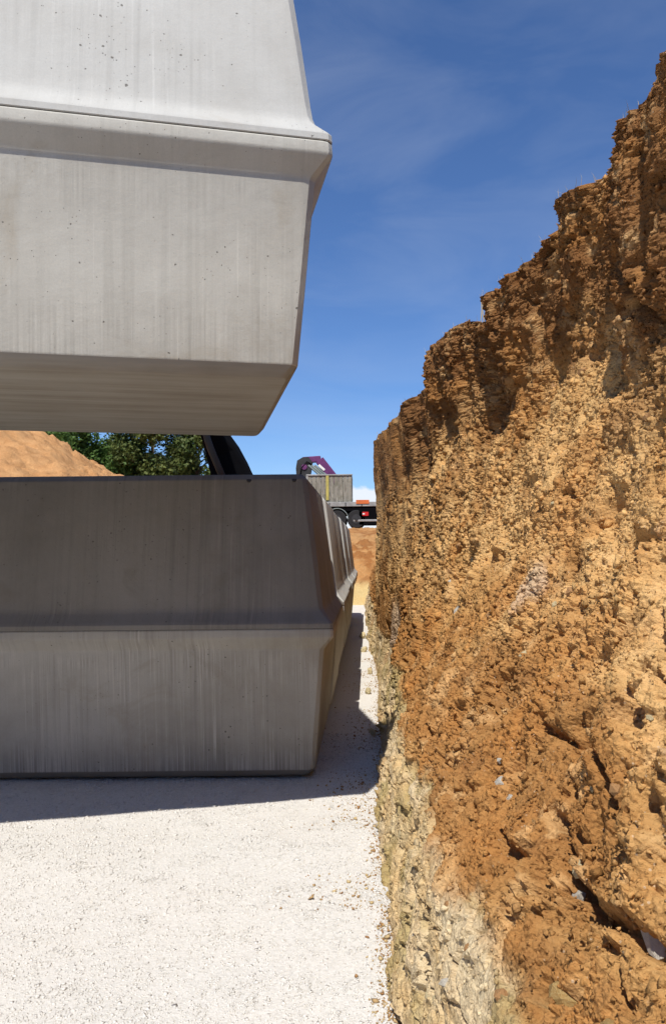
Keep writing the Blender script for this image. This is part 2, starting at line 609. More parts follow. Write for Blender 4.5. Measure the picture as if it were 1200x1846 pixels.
def mat_leaf(name, a, b):
    t = NT(name)
    at = t.node('ShaderNodeAttribute', attribute_name='tone')
    sp = t.node('ShaderNodeSeparateColor'); t.link(at.outputs['Color'], sp.inputs[0])
    c = t.mix(sp.outputs[0], a, b)
    t.done(c, .6, None, 0, .25)
    tr = t.node('ShaderNodeBsdfTranslucent')
    t.link(c, tr.inputs[0])
    ms = t.node('ShaderNodeMixShader'); ms.inputs[0].default_value = .25
    out = t.n['Material Output']
    t.link(t.b.outputs[0], ms.inputs[1]); t.link(tr.outputs[0], ms.inputs[2]); t.link(ms.outputs[0], out.inputs[0])
    return t.m
M_LEAF_D = mat_leaf('dark_leaves', (.035, .08, .018), (.10, .18, .04))
M_LEAF_O = mat_leaf('olive_leaves', (.04, .07, .016), (.16, .185, .05))
M_LEAF_G = mat_leaf('green_leaves', (.045, .095, .02), (.12, .21, .05))
M_BARK = mat_stone('bark', (.07, .05, .035), (.13, .10, .07))
t_ = NT('dry_straw'); M_STRAW = t_.done((.42, .33, .17), .8)

# ------------------------------------------------------------------ trench wall (right)
BY = [-4, 0.5, 2.45, 3.2, 4.3, 6.3, 9, 10.5, 11.2, 14, 20, 26]
BX = [.45, .25, .07, .07, .055, .10, .12, .09, .05, 0, -.08, -.08]
TY = [-4, 2.6, 3.12, 3.42, 3.56, 3.69, 4.23, 4.47, 4.85, 5.13, 5.50, 5.56, 6.06, 6.55, 6.76, 6.84, 7.34, 7.95, 8.5, 10.35, 11.2, 14, 20, 26]
TX = [1.3, 1.24, 1.20, 1.18, 1.18, 1.2, 1.13, 1.13, 1.05, 1.0, .93, .95, .83, .66, .60, .62, .5, .34, .24, .12, .3, .5, .6, .6]
TZ = [3.60, 3.38, 3.36, 3.38, 3.38, 3.38, 3.48, 3.45, 3.38, 3.33, 3.34, 3.18, 3.34, 3.28, 3.26, 3.0, 3.05, 2.94, 2.88, 3.0, 2.95, 2.9, 2.9, 2.9]
def wall_top(y): return np.interp(y, TY, TX), np.interp(y, TY, TZ)
def wall_x(y, z):
    xb = np.interp(y, BY, BX)
    xt, zt = wall_top(y)
    zb = .5
    zk = np.interp(y, [1, 2.2, 3.30, 3.5, 5, 7, 10], [2.0, 2.05, 2.1, 2.5, 2.62, 2.35, 2.2])
    xm = np.minimum(xb + .14, xt)
    xk = xt - np.interp(y, [1, 3.3, 3.5, 8, 10], [-.04, -.04, -.08, -.06, -.01])
    lo = xb + (xm - xb) * z / zb
    mi = xm + (xk - xm) * np.clip((z - zb) / (zk - zb), 0, 1) ** .92
    hi = xk + (xt - xk) * np.clip((z - zk) / (zt - zk), 0, 1)
    return np.where(z < zb, lo, np.where(z < zk, mi, hi))

def seg_dist(py, pz, pts):
    d = np.full(py.shape, 9.0)
    for (a, b), (c, e) in zip(pts[:-1], pts[1:]):
        vy, vz = c - a, e - b
        t = np.clip(((py - a) * vy + (pz - b) * vz) / (vy * vy + vz * vz + 1e-9), 0, 1)
        d = np.minimum(d, np.hypot(py - a - t * vy, pz - b - t * vz))
    return d

ys = [-4.0]
while ys[-1] < 26:
    y = ys[-1]
    if y < 1.0: s = .05 if y < .7 else .012
    elif y < 11.3: s = .0044 * (max(y, 1.3) / 1.5) ** 1.15
    else: s = .08
    ys.append(y + s)
ys = np.array(ys)
NZ, NT_ = 660, 34
tt = np.linspace(0, 1, NZ)
Yg, Tg = np.meshgrid(ys, tt, indexing='ij')
XT, ZT = wall_top(Yg)
Zg = -.12 + (ZT + .12) * Tg
Xg = wall_x(Yg, np.maximum(Zg, 0))
Pw = np.stack([Xg, Yg, Zg], -1)
# outward direction of the smooth face
du = np.gradient(Pw, axis=0); dv = np.gradient(Pw, axis=1)
Nw = np.cross(dv, du); Nw /= np.linalg.norm(Nw, axis=-1, keepdims=True) + 1e-9
Nw[Nw[..., 0] > 0] *= -1
Nw[..., 1] *= .35
Nw /= np.linalg.norm(Nw, axis=-1, keepdims=True) + 1e-9
p = Pw.reshape(-1, 3).astype(np.float64)
nY, nZ, nX = p[:, 1], p[:, 2], p[:, 0]
zt_ = ZT.ravel()
damp = np.clip(np.interp(nY, [1, 6, 8, 10.3, 11, 12], [1, .9, .55, .3, .6, 1]), 0, 1)
zb_n = .52 + .13 * fbm(p * np.array([1, 1.3, 1.0]), 3, 5) + .05 * fbm(p * 7, 3, 6)
marl = 1 - sstep(-.05, .05, nZ - zb_n)
steep = sstep(.0, .35, nZ - (zt_ - 1.15) + .25 * fbm(p * 2.2, 3, 31))
big = .11 * fbm(p * np.array([1.4, 1.2, 1.0]), 3, 1)
colm = fbm(p * np.array([2.0, 3.4, .45]), 3, 2)
colm = .10 * (colm + .35 * np.abs(colm)) * (.45 + .9 * steep)
mid = .055 * fbm(p * 5.0, 4, 3)
rdg = np.abs(fbm(p * np.array([3.2, 3.2, 2.2]), 3, 9))
crev = -.045 * (1 - sstep(0, .06, rdg)) * sstep(-.1, .3, fbm(p * 1.1, 2, 10))
pitn = fbm(p * 7.5, 3, 21)
pits = -.075 * sstep(.28, .62, pitn)
def dome(d, r): return np.sqrt(np.clip(1 - (d / r) ** 2, 0, 1))
w1, w2, wc = worley(p * 9 + .5 * fbm(p * 8, 2, 40)[:, None], 50)
clod1 = .026 * (dome(w1, .8) - .6) * sstep(.35, .7, wc)
v1, v2, vc = worley(p * 23 + .5 * fbm(p * 20, 2, 41)[:, None], 60)
clod2 = .017 * (sstep(0, .35, v2 - v1) * .6 + dome(v1, .8) * .4 - .5) * (.25 + 1.1 * vc ** 1.5)
u1, u2, uc = worley(p * 52, 70)
clod3 = .0135 * (sstep(0, .4, u2 - u1) * .6 + dome(u1, .8) * .4 - .5) * (.2 + 1.2 * uc ** 1.5)
crumb = .010 * fbm(p * 34, 3, 71, .6)
holes = -.026 * sstep(.22, .5, fbm(p * 28, 2, 72))
scrape = sstep(.12, .38, fbm(p * np.array([2.4, 3.4, .9]), 3, 73))
scr = .020 * fbm(p * np.array([6, 15, 1.0]), 3, 74, .6) + .012 * np.abs(fbm(p * np.array([10, 34, 1.6]), 2, 75))
cl_mask = .45 + .75 * sstep(-.25, .35, fbm(p * 1.7, 3, 77))
drip = .024 * fbm(p * np.array([20, 20, 1.8]), 3, 81) * steep
fine = .005 * fbm(p * 110, 2, 88)
disp_soil = big + colm + mid + crev + pits + (clod1 + clod2 + clod3 + crumb + holes) * cl_mask * 1.1 * (1 - .7 * scrape) + scr * (.45 + .8 * scrape) + drip + fine
# marl: hard blocky beds broken along joints
m1, m2, mc = worley(p * np.array([6, 3.2, 9]) + .35 * fbm(p * 5, 3, 42)[:, None], 90)
q1, q2, qc = worley(p * np.array([16, 9, 24]) + .35 * fbm(p * 12, 2, 43)[:, None], 95)
disp_marl = .5 * big + .35 * mid + .032 * (mc - .5) * sstep(0, .1, m2 - m1) - .022 * (1 - sstep(0, .07, m2 - m1)) \
    + .016 * (qc - .5) + .014 * fbm(p * np.array([14, 9, 3]), 3, 45) + .012 * fbm(p * 22, 3, 44) + .5 * fine - .05 * sstep(.35, .6, pitn)
disp = disp_soil * (1 - marl) + disp_marl * marl + .045 * np.exp(-((nZ - zb_n) / .09) ** 2) * fbm(p * 4, 2, 101)
# fissures and gullies seen in the face: (y, z) course, width, depth
CR = [([(2.122, .801), (1.948, .793), (1.842, .768), (1.784, .741), (1.669, .744), (1.541, .768), (1.379, .785)], .012, .085),
      ([(2.45, .937), (1.881, .98), (1.819, .953), (1.743, .915), (1.636, .882), (1.588, .868)], .011, .07),
      ([(1.10, .76), (1.188, .793), (1.27, .836), (1.346, .889)], .026, .09),
      ([(1.346, .889), (1.485, .908), (1.584, .967)], .028, .05),
      ([(3.435, 3.40), (3.40, 3.1), (3.368, 2.857), (3.15, 2.55), (2.97, 2.362), (2.70, 2.1)], .025, .10),
      ([(5.52, 3.45), (5.50, 3.1), (5.4, 2.85)], .05, .12),
      ([(6.78, 3.35), (6.78, 3.0), (6.7, 2.7), (6.75, 2.2), (6.8, 1.9)], .05, .09)]
wob = .035 * fbm(p * 9, 3, 120)
for pts, wd, dp in CR:
    d = seg_dist(nY + wob, nZ + wob * .6, pts)
    near = d < wd * 6
    disp[near] -= dp * np.exp(-(d[near] / wd) ** 2)
for (py, pz, pr, dp) in [(3.094, 1.639, .09, .10), (2.163, 1.431, .07, .07), (4.07, 1.494, .13, .08), (4.948, 1.281, .22, .10), (5.718, .80, .22, .11),
                         (3.077, .924, .10, .09), (2.196, .979, .05, .07), (2.785, .483, .07, .07), (3.668, .506, .08, .07), (2.144, 1.664, .07, .06),
                         (1.62, 1.05, .05, .06), (7.6, .7, .3, .1), (8.7, .45, .25, .1), (6.6, 1.5, .3, .08)]:
    d = np.hypot((nY - py) * .8, nZ - pz) + wob * 1.2
    disp -= dp * np.exp(-(d / pr) ** 4)
# blocks standing proud of the face: (y of the far side, width in y, lowest z, how far)
for (py, wy_, pz, dp, pz1) in [(3.40, 1.2, 1.95, .10, 9), (5.46, .7, 2.7, .09, 9), (6.74, .7, 2.75, .09, 9), (2.55, .5, 1.2, .05, 9), (4.3, .45, 1.9, .05, 9), (8.9, .9, 1.9, .05, 9),
                              (1.36, .5, .86, .045, 1.05), (1.66, .3, .90, .035, 1.08), (2.02, .35, .95, .03, 1.15)]:
    e = nY + 1.6 * wob
    disp += dp * sstep(py + .03, py - .03, e) * sstep(py - wy_, py - wy_ * .45, e) * sstep(pz - .12 * min(1, dp * 9), pz + .12 * min(1, dp * 9), nZ + 3 * wob) * sstep(pz1 + .12, pz1 - .03, nZ + 2 * wob)
disp *= damp
# crisp brow at the top, toe buried in the gravel
disp += .04 * sstep(.12, .0, np.abs(zt_ - nZ - .05)) * fbm(p * 6, 3, 130)
Q = p + Nw.reshape(-1, 3) * disp[:, None]
Qg = Q.reshape(Pw.shape)
# top sheet running away from the edge
k = np.arange(1, NT_ + 1)
off = .012 * 1.19 ** k
off = np.cumsum(off)
Tp = np.zeros((len(ys), NT_, 3))
Tp[..., 0] = Qg[:, -1, 0][:, None] + off[None, :]
Tp[..., 1] = Yg[:, :1]
Tp[..., 2] = Qg[:, -1, 2][:, None]
tpf = Tp.reshape(-1, 3)
nz_ = .05 * fbm(tpf * 3, 4, 140) + .03 * fbm(tpf * 14, 3, 141)
# a step between plots in the brow levels out away from the edge
lev = np.interp(Yg[:, 0], [-4, 3, 6, 10, 26], [3.6, 3.45, 3.3, 2.95, 2.9])
fade = np.clip(off / .8, 0, 1)
Tp[..., 2] = Tp[..., 2] * (1 - fade) + lev[:, None] * fade + nz_.reshape(len(ys), NT_) * np.clip(off / .05, 0, 1) - .03 * np.clip(off / .03, 0, 1)
full = np.concatenate([Qg, Tp], 1)
wall_me = np_mesh('earth_bank', full.reshape(-1, 3), grid_faces(len(ys), NZ + NT_)[:, ::-1])
smooth(wall_me, False)
# soil colours: beds and patches of the ground itself
C_OCH = np.array([.47, .275, .105]); C_TAN = np.array([.60, .385, .165]); C_RUST = np.array([.335, .166, .054])
C_TOP = np.array([.205, .098, .037]); C_MARL = np.array([.56, .43, .235]); C_CREAM = np.array([.62, .51, .325]); C_PALE = np.array([.58, .49, .38])
C_OLIVE = np.array([.38, .30, .125])
def lerp(a, b, t): return a + (b - a) * t[:, None]
pp = full.reshape(-1, 3)
yy, zz = pp[:, 1], pp[:, 2]
_, zt_f = wall_top(yy)
zbf = .52 + .13 * fbm(pp * np.array([1, 1.3, 1.0]), 3, 5) + .05 * fbm(pp * 7, 3, 6)
cc = np.repeat(C_OCH[None], len(pp), 0)
cc = lerp(cc, C_TAN, sstep(-.2, .35, fbm(pp * 1.5, 3, 200) + .5 * sstep(.9, 1.5, zz) - .15))
cc = lerp(cc, C_RUST, sstep(.0, .4, fbm(pp * 2.1, 4, 201) + .75 * (1 - sstep(.7, 1.3, zz)) - .12) * .85)
cc = lerp(cc, C_TOP, sstep(1.1, .5, (zt_f - zz) * np.interp(yy, [1, 3.3, 3.5, 30], [.66, .66, 1, 1]) + .35 * fbm(pp * 2.4, 4, 202)) * .93)
cc = lerp(cc, np.array([.21, .105, .042]), sstep(.15, .5, fbm(pp * 5.5, 4, 207)) * .4)
cc = lerp(cc, np.array([.66, .44, .21]), sstep(.15, .5, fbm(pp * 9, 4, 208)) * .55)
cc = lerp(cc, np.array([.44, .22, .07]), sstep(.1, .4, fbm(pp * 3.1, 3, 209)) * .5)
pal = np.zeros(len(pp))
for (py, pz, pr) in [(2.118, 1.60, .16), (1.768, 1.455, .14), (1.622, 1.262, .10), (2.684, 1.301, .05), (1.51, 1.16, .08), (7.9, .62, .5), (3.4, 1.35, .12)]:
    d = np.hypot((yy - py) * .8, zz - pz) + .10 * fbm(pp * 9, 3, 203)
    pal = np.maximum(pal, sstep(pr, pr * .35, d))
cc = lerp(cc, C_PALE, pal * .55)
mf = 1 - sstep(-.05, .05, zz - zbf + .03 * fbm(pp * 24, 3, 210))
mcol = lerp(np.repeat(C_MARL[None], len(pp), 0), C_CREAM, sstep(-.25, .3, fbm(pp * np.array([5, 2, 9]), 4, 204)))
mcol = lerp(mcol, C_OLIVE, sstep(.1, .4, fbm(pp * np.array([4, 2.5, 4]), 4, 205) + .35 * sstep(-.14, .02, zz - zbf)) * .75)
mcol = lerp(mcol, np.array([.40, .25, .13]), sstep(.2, .5, fbm(pp * np.array([3, 1.6, 3]), 4, 206)) * .6)
cc = lerp(cc, mcol, mf)
ca = wall_me.color_attributes.new('soil', 'FLOAT_COLOR', 'POINT')
ca.data.foreach_set('color', np.concatenate([cc, np.ones((len(cc), 1))], 1).astype(np.float32).ravel())
bank = link_mesh('earth_bank', wall_me, M_SOIL)
tag(bank, kind='structure')

def wall_point(y, z):
    i = int(np.argmin(np.abs(ys - y)))
    j = int(np.argmin(np.abs(Qg[i, :, 2] - z)))
    return Vector(Qg[i, j]), Vector(Nw[i, j])

# ------------------------------------------------------------------ stones bedded in the wall
def stone_mesh(name, seed, sub=2, blocky=.5):
    import bmesh
    bm = bmesh.new()
    bmesh.ops.create_icosphere(bm, subdivisions=sub, radius=1)
    r_ = np.random.default_rng(seed)
    cuts = [(Vector(r_.normal(size=3)).normalized(), r_.uniform(.55, .85)) for _ in range(9)]
    for v in bm.verts:
        for n_, d_ in cuts:
            e = v.co.dot(n_) - d_
            if e > 0: v.co -= n_ * e * .92
        v.co += Vector(r_.normal(size=3)) * .02
    me = bpy.data.meshes.new(name)
    bm.to_mesh(me); bm.free()
    return me
STONES = {}
def stone_data(kind, k):
    key = (kind, k)
    if key not in STONES:
        me = stone_mesh('stone', 300 + k * 7 + len(kind), 2 if k < 2 else 1)
        me.materials.append({'w': M_STONE_W, 'o': M_STONE_O, 'y': M_STONE_Y, 'c': M_CLOD}[kind])
        STONES[key] = me
    return STONES[key]
def put_stone(y, z, size, kind, k, rot=None, sink=.45, name='stone'):
    P_, N_ = wall_point(y, z)
    o = bpy.data.objects.new(name, stone_data(kind, k))
    col.objects.link(o)
    o.parent = bank
    o.scale = size
    o.rotation_euler = rot or (random.uniform(0, 6), random.uniform(0, 6), random.uniform(0, 6))
    o.location = P_ - N_ * (min(size) * sink)
    return o
o_ = put_stone(1.455, .765, (.024, .045, .024), 'w', 0, (.5, .2, .5), -.2); o_['label'] = 'pale grey stone sticking out of the rusty soil'
put_stone(1.80, .765, (.012, .026, .030), 'y', 3, (.3, .1, .1), .4)
put_stone(2.471, .76, (.02, .03, .03), 'w', 1, (.2, .4, .2), .2)
put_stone(1.514, 1.181, (.025, .035, .022), 'w', 0, None, .5)
put_stone(1.472, 1.061, (.022, .035, .025), 'y', 1, None, .5)
put_stone(1.597, .60, (.03, .045, .036), 'o', 3, (.3, .1, .3), .3)
put_stone(1.40, .66, (.02, .03, .02), 'o', 1, None, .4)
for q in range(170):
    y = 1.25 + 5.2 * random.random() ** 1.7
    z = .15 + 2.5 * random.random()
    zt = float(np.interp(y, TY, TZ))
    if z > zt - .25: continue
    s = random.choice((.010, .013, .016, .022, .03)) * (y / 2.2) ** .5
    kd = random.choice('yyw' if z < .5 else 'cccccccyw')
    put_stone(y, z, (s * random.uniform(.7, 1), s * random.uniform(.8, 1.4), s * random.uniform(.7, 1.1)), kd, 2 + q % 5, None, .5,
              'clod' if kd == 'c' else 'stone')

# crumbs of loose soil sticking all over the face
nK = 76000
ii = np.where(rng.random(nK) < .5, np.searchsorted(ys, 1.05 + 6.2 * rng.random(nK) ** 1.5), rng.integers(np.searchsorted(ys, 1.05), np.searchsorted(ys, 4.5), nK))
jj = rng.integers(20, NZ - 2, nK)
KP = Qg[ii, jj] + rng.normal(0, .004, (nK, 3)) * np.array([.2, 1, 1])
KS = .0017 * np.clip(KP[:, 1], 1.9, 6) ** .9 * np.minimum(rng.lognormal(0, .65, nK), 5)
kk = (KP[:, 2] > .5 + .1 * rng.normal(size=nK)) | (rng.random(nK) < .22)
ii, jj, KP, KS = ii[kk], jj[kk], KP[kk], KS[kk]; nK = len(ii)
kcol = cc.reshape(len(ys), NZ + NT_, 3)[ii, jj] * (.75 + .5 * rng.random((nK, 1)))

# ------------------------------------------------------------------ ground and trench floor
def ground_h(x, y):
    lev = np.interp(y, [-200, 3, 8, 30, 60, 200, 900], [3.6, 3.45, 3.1, 2.85, 2.95, 3.0, 3.0])
    inx = sstep(-8.6, -7.4, x) * (1 - sstep(2.3, 2.9, x))
    iny = sstep(-7.5, -6, y) * (1 - sstep(36, 41, y))
    ins = inx * iny
    return lev * (1 - ins) - .24 * ins - .12 * (1 - ins)
gx = np.unique(np.concatenate([np.linspace(-900, -40, 16), np.linspace(-40, -9, 16), np.linspace(-9, 4, 40), np.linspace(4, 40, 14), np.linspace(40, 900, 14)]))
gy = np.unique(np.concatenate([np.linspace(-300, -12, 8), np.linspace(-12, 40, 90), np.linspace(40, 120, 20), np.linspace(120, 1500, 16)]))
GX, GY = np.meshgrid(gx, gy, indexing='ij')
GZ = ground_h(GX, GY)
gme = np_mesh('ground', np.stack([GX, GY, GZ], -1).reshape(-1, 3), grid_faces(len(gx), len(gy)))
smooth(gme)
tag(link_mesh('ground', gme, M_GROUND), kind='structure')

# floor of white gravel
fx = np.linspace(-7.6, 1.2, 90); fy = np.linspace(-6.2, 22.4, 220)
FX, FY = np.meshgrid(fx, fy, indexing='ij')
fp = np.stack([FX, FY, FX * 0], -1).reshape(-1, 3)
FZ = (.020 * fbm(fp * 1.3, 4, 400)).reshape(FX.shape) - .018
def floor_z(x, y):
    q = np.stack([x, y, x * 0], -1)
    return .020 * fbm(q * 1.3, 4, 400) - .018
fme = np_mesh('gravel_bed', np.stack([FX, FY, FZ], -1).reshape(-1, 3), grid_faces(len(fx), len(fy)))
smooth(fme)
tag(link_mesh('gravel_bed', fme, M_GRAVEL), kind='structure')

def scatter(name, X, Y, Z, size, mat, tone, label=None, flat=.75, soil=None):
    n = len(X)
    base = np.array([[1, 0, 0], [-1, 0, 0], [0, 1, 0], [0, -1, 0], [0, 0, 1], [0, 0, -1]], float)
    tri = np.array([[0, 2, 4], [2, 1, 4], [1, 3, 4], [3, 0, 4], [2, 0, 5], [1, 2, 5], [3, 1, 5], [0, 3, 5]])
    V = base[None] * rng.uniform(.65, 1.15, (n, 6, 1)) + rng.normal(0, .22, (n, 6, 3))
    V *= size[:, None, None]
    a = rng.normal(size=(n, 4)); a /= np.linalg.norm(a, axis=1, keepdims=True)
    w_, x_, y_, z_ = a.T
    Rm = np.stack([np.stack([1 - 2 * (y_ * y_ + z_ * z_), 2 * (x_ * y_ - z_ * w_), 2 * (x_ * z_ + y_ * w_)], -1),
                   np.stack([2 * (x_ * y_ + z_ * w_), 1 - 2 * (x_ * x_ + z_ * z_), 2 * (y_ * z_ - x_ * w_)], -1),
                   np.stack([2 * (x_ * z_ - y_ * w_), 2 * (y_ * z_ + x_ * w_), 1 - 2 * (x_ * x_ + y_ * y_)], -1)], 1)
    V = np.einsum('nij,nkj->nki', Rm, V)
    V[..., 2] *= flat
    V += np.stack([X, Y, Z], -1)[:, None]
    Fc = (tri[None] + 6 * np.arange(n)[:, None, None]).reshape(-1, 3)
    me = np_mesh(name, V.reshape(-1, 3), Fc)
    ca = me.color_attributes.new('tone', 'FLOAT_COLOR', 'POINT')
    tn = np.repeat(tone, 6)
    ca.data.foreach_set('color', np.stack([tn, tn, tn, np.ones_like(tn)], -1).astype(np.float32).ravel())
    if soil is not None:
        cs = me.color_attributes.new('soil', 'FLOAT_COLOR', 'POINT')
        cs.data.foreach_set('color', np.repeat(np.concatenate([soil, np.ones((n, 1))], 1), 6, 0).astype(np.float32).ravel())
    o = link_mesh(name, me, mat)
    if label: o['label'] = label
    o['kind'] = 'stuff'
    return o
kc = scatter('crumbs', KP[:, 0], KP[:, 1], KP[:, 2], KS, M_SOIL, rng.random(nK), None, 1.0, kcol)
kc.parent = bank
NP = 66000
u = rng.random(NP)
Yp = 1.9 + 4.6 * u ** 1.35
Xp = rng.uniform(0, 1, NP) * (.53 * Yp + .45) - .53 * Yp
k = (Yp < 5.3) | (Xp > -.5)
Xp, Yp = Xp[k], Yp[k]
Sp = np.clip(rng.lognormal(math.log(.0044), .36, len(Xp)), .003, .014) * np.clip((Yp / 3.2) ** .6, .8, 1.5)
tag(scatter('gravel', Xp, Yp, floor_z(Xp, Yp) + Sp * .1, Sp, M_PEBBLE, rng.random(len(Xp)) ** .42, None, .55), 'loose white crushed gravel on the trench floor', 'gravel')
# crumbs of soil fallen from the wall
nC = 8000
Yc = 2.0 + 9 * rng.random(nC) ** 1.6
Xc = np.interp(Yc, BY, BX) + .04 - np.abs(rng.normal(0, .12, nC)) * (.4 + 1.2 * (vnoise(np.stack([Yc * 2.3, Yc * 0, Yc * 0], -1), 410) > -.1))
Sc = np.clip(rng.lognormal(math.log(.0032), .55, nC), .0015, .016)
def mat_crumb():
    t = NT('soil_crumbs')
    at = t.node('ShaderNodeAttribute', attribute_name='tone')
    sp = t.node('ShaderNodeSeparateColor'); t.link(at.outputs['Color'], sp.inputs[0])
    return t.done(t.mix(sp.outputs[0], (.28, .14, .05), (.50, .38, .20)), .95)
tag(scatter('soil_crumbs', Xc, Yc, floor_z(Xc, Yc) + Sc * .5, Sc, mat_crumb(), rng.random(nC)), 'brown soil crumbs scattered along the foot of the wall', 'soil crumbs')
# chunks lying at the foot of the wall further along
LUMPS = [(6.4, .03, .035, 'nearest cream marl lump fallen at the wall foot'), (8.2, .0, .05, 'second cream marl lump along the wall foot'),
         (9.6, .02, .045, 'third cream marl lump along the wall foot'), (11.6, -.06, .06, 'fourth cream marl lump along the wall foot, past the corner'),
         (13.5, -.10, .07, 'farthest cream marl lump along the wall foot')]
for q, (y, x, s, lb) in enumerate(LUMPS):
    o = bpy.data.objects.new('marl_lump', stone_data('y', 2 + q % 5)); col.objects.link(o)
    o.scale = (s, s * 1.3, s * .8); o.rotation_euler = (random.uniform(0, 6), random.uniform(0, 6), random.uniform(0, 6))
    o.location = (x, y, s * .45)
    tag(o, lb, 'rock', 'fallen marl lumps at the wall foot')

# far end of the trench: slope up to the yard
sx = np.linspace(-8.6, 2.4, 150); sy = np.concatenate([np.linspace(21.0, 25, 120), np.linspace(25.1, 42, 120)])
SX, SY = np.meshgrid(sx, sy, indexing='ij')
toe = 21.6 + .35 * vnoise(np.stack([SX.ravel() * .8, SX.ravel() * 0, SX.ravel() * 0], -1), 420).reshape(SX.shape)
h0 = np.interp(SY - toe, [-1, 0, .35, 1.0, 1.7, 4, 12, 20], [-.15, -.02, .5, .85, 1.30, 1.75, 2.45, 2.72])
sp_ = np.stack([SX, SY, h0], -1).reshape(-1, 3)
h1 = h0.ravel() + (.16 * fbm(sp_ * 1.6, 4, 430) + .05 * fbm(sp_ * 7, 3, 431)) * np.clip((SY - toe).ravel() * 1.5, 0, 1)
w1, w2, wc = worley(sp_ * 4.5, 433)
h1 += .20 * (sstep(0, .5, w2 - w1) - .5) * wc * np.clip((SY - toe).ravel() * 2, 0, 1) * (SY.ravel() < 30)
sp_[:, 2] = h1
sme = np_mesh('earth_slope', sp_, grid_faces(len(sx), len(sy)))
sc_ = lerp(np.repeat(np.array([.44, .25, .105])[None], len(sp_), 0), np.array([.30, .14, .05]), sstep(-.1, .3, fbm(sp_ * 2.2, 4, 434)))
sc_ = lerp(sc_, np.array([.55, .44, .22]), sstep(.75, .45, sp_[:, 2] + .15 * fbm(sp_ * 3, 3, 435)))
ca = sme.color_attributes.new('soil', 'FLOAT_COLOR', 'POINT')
ca.data.foreach_set('color', np.concatenate([sc_, np.ones((len(sc_), 1))], 1).astype(np.float32).ravel())
tag(link_mesh('earth_slope', sme, M_SOIL), kind='structure')

# ------------------------------------------------------------------ concrete tank modules
TL, TW = 4.6, 2.105
def ring(z, inset, rad, n=4):
    hx, hy = TL / 2 - inset, TW / 2 - inset
    pts = []
    for (cx, cy, a0) in ((hx - rad, -hy + rad, -90), (hx - rad, hy - rad, 0), (-hx + rad, hy - rad, 90), (-hx + rad, -hy + rad, 180)):
        for i in range(n + 1):
            a = R(a0 + 90 * i / n)
            pts.append((cx + rad * math.cos(a), cy + rad * math.sin(a), z))
    return pts
def chamf(z, inset, c, e=.012):
    """rectangle whose corners are cut at 45 degrees, arrises slightly eased"""
    hx, hy = TL / 2 - inset, TW / 2 - inset
    k = e * .7
    loc = [(hx - c - e, -hy), (hx - c + k, -hy + e * .3), (hx - e * .3, -hy + c - k), (hx, -hy + c + e)]
    pts = []
    for sx_, sy_, rev in ((1, 1, False), (1, -1, True), (-1, -1, False), (-1, 1, True)):
        seq = loc[::-1] if rev else loc
        pts += [(sx_ * a, sy_ * b, z) for a, b in seq]
    return pts
def shell(profile):
    mb = MB()
    mb.loft([chamf(*q) for q in profile])
    return mb
LOW = [(0, .185, .03), (.010, .172, .035), (.048, .140, .038), (.056, .137, .038), (.40, .106, .038), (.845, .068, .038), (.858, .064, .038), (.872, .055, .036),
       (.930, .008, .03), (.940, .002, .03), (.950, 0, .03), (.988, .002, .03), (.995, .006, .03)]
UPP = [(.9985, .004, .03), (1.002, .001, .03), (1.028, .002, .03), (1.036, .006, .03), (1.050, .018, .03), (1.095, .055, .034), (1.115, .066, .036), (1.14, .073, .038),
       (1.20, .081, .04), (1.5, .116, .042), (1.985, .178, .045), (2.0, .183, .045), (2.030, .209, .045), (2.038, .220, .045)]
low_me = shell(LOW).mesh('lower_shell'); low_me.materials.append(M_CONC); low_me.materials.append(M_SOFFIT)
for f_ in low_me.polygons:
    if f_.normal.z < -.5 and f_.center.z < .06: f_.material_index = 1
upp_me = shell(UPP).mesh('upper_shell'); upp_me.materials.append(M_CONC_UP)
seal_me = MB().loft([chamf(.993, .007, .03), chamf(1.000, .007, .03)]).mesh('joint_seal'); seal_me.materials.append(M_SEAL)
for me in (low_me, upp_me):
    smooth(me)
    me.set_sharp_from_angle(angle=R(22))
eye = MB()
eye.tube([(-.05, 0, 0), (-.05, 0, .05), (-.035, 0, .085), (0, 0, .10), (.035, 0, .085), (.05, 0, .05), (.05, 0, 0)], .009, 8)
eye_me = eye.mesh('lifting_eye'); smooth(eye_me); eye_me.materials.append(M_STEEL)
sock = MB().cyl((0, 0, 0), .017, .012, 'Y', 16)
sock_me = sock.mesh('lifting_socket'); sock_me.materials.append(M_SEAL)
EYES = [(sx_ * (TL / 2 - .55), sy_ * (TW / 2 - .42)) for sx_ in (-1, 1) for sy_ in (-1, 1)]
def make_tank(loc, rz, row=False):
    root = empty('tank_module', loc, rz)
    for nm, me in (('lower_shell', low_me), ('upper_shell', upp_me), ('joint_seal', seal_me)):
        o = bpy.data.objects.new(nm, me); col.objects.link(o); o.parent = root
        if row and nm != 'joint_seal':                      # the set tanks get streakier lower and darker upper concrete
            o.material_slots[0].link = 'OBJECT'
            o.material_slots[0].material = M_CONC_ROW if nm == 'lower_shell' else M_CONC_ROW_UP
    for ex, ey in EYES:
        o = bpy.data.objects.new('lifting_eye', eye_me); col.objects.link(o); o.parent = root
        o.location = (ex, ey, 1.945)
    return root
ROW_X = -.225 - TL / 2
PITCH = 2.165
ROWLAB = ['tank nearest in the row, its front shaded by the hanging tank',
          'second tank of the row, behind the shaded front one',
          'third tank in the receding row of concrete tanks',
          'fourth tank in the receding row of concrete tanks',
          'fifth tank of the row, last but one before the far slope',
          'sixth and farthest tank of the row, by the far slope']
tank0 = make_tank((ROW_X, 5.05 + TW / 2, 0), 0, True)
tag(tank0, 'concrete ' + ROWLAB[0], 'concrete tank', 'concrete tanks set in a row on the gravel')
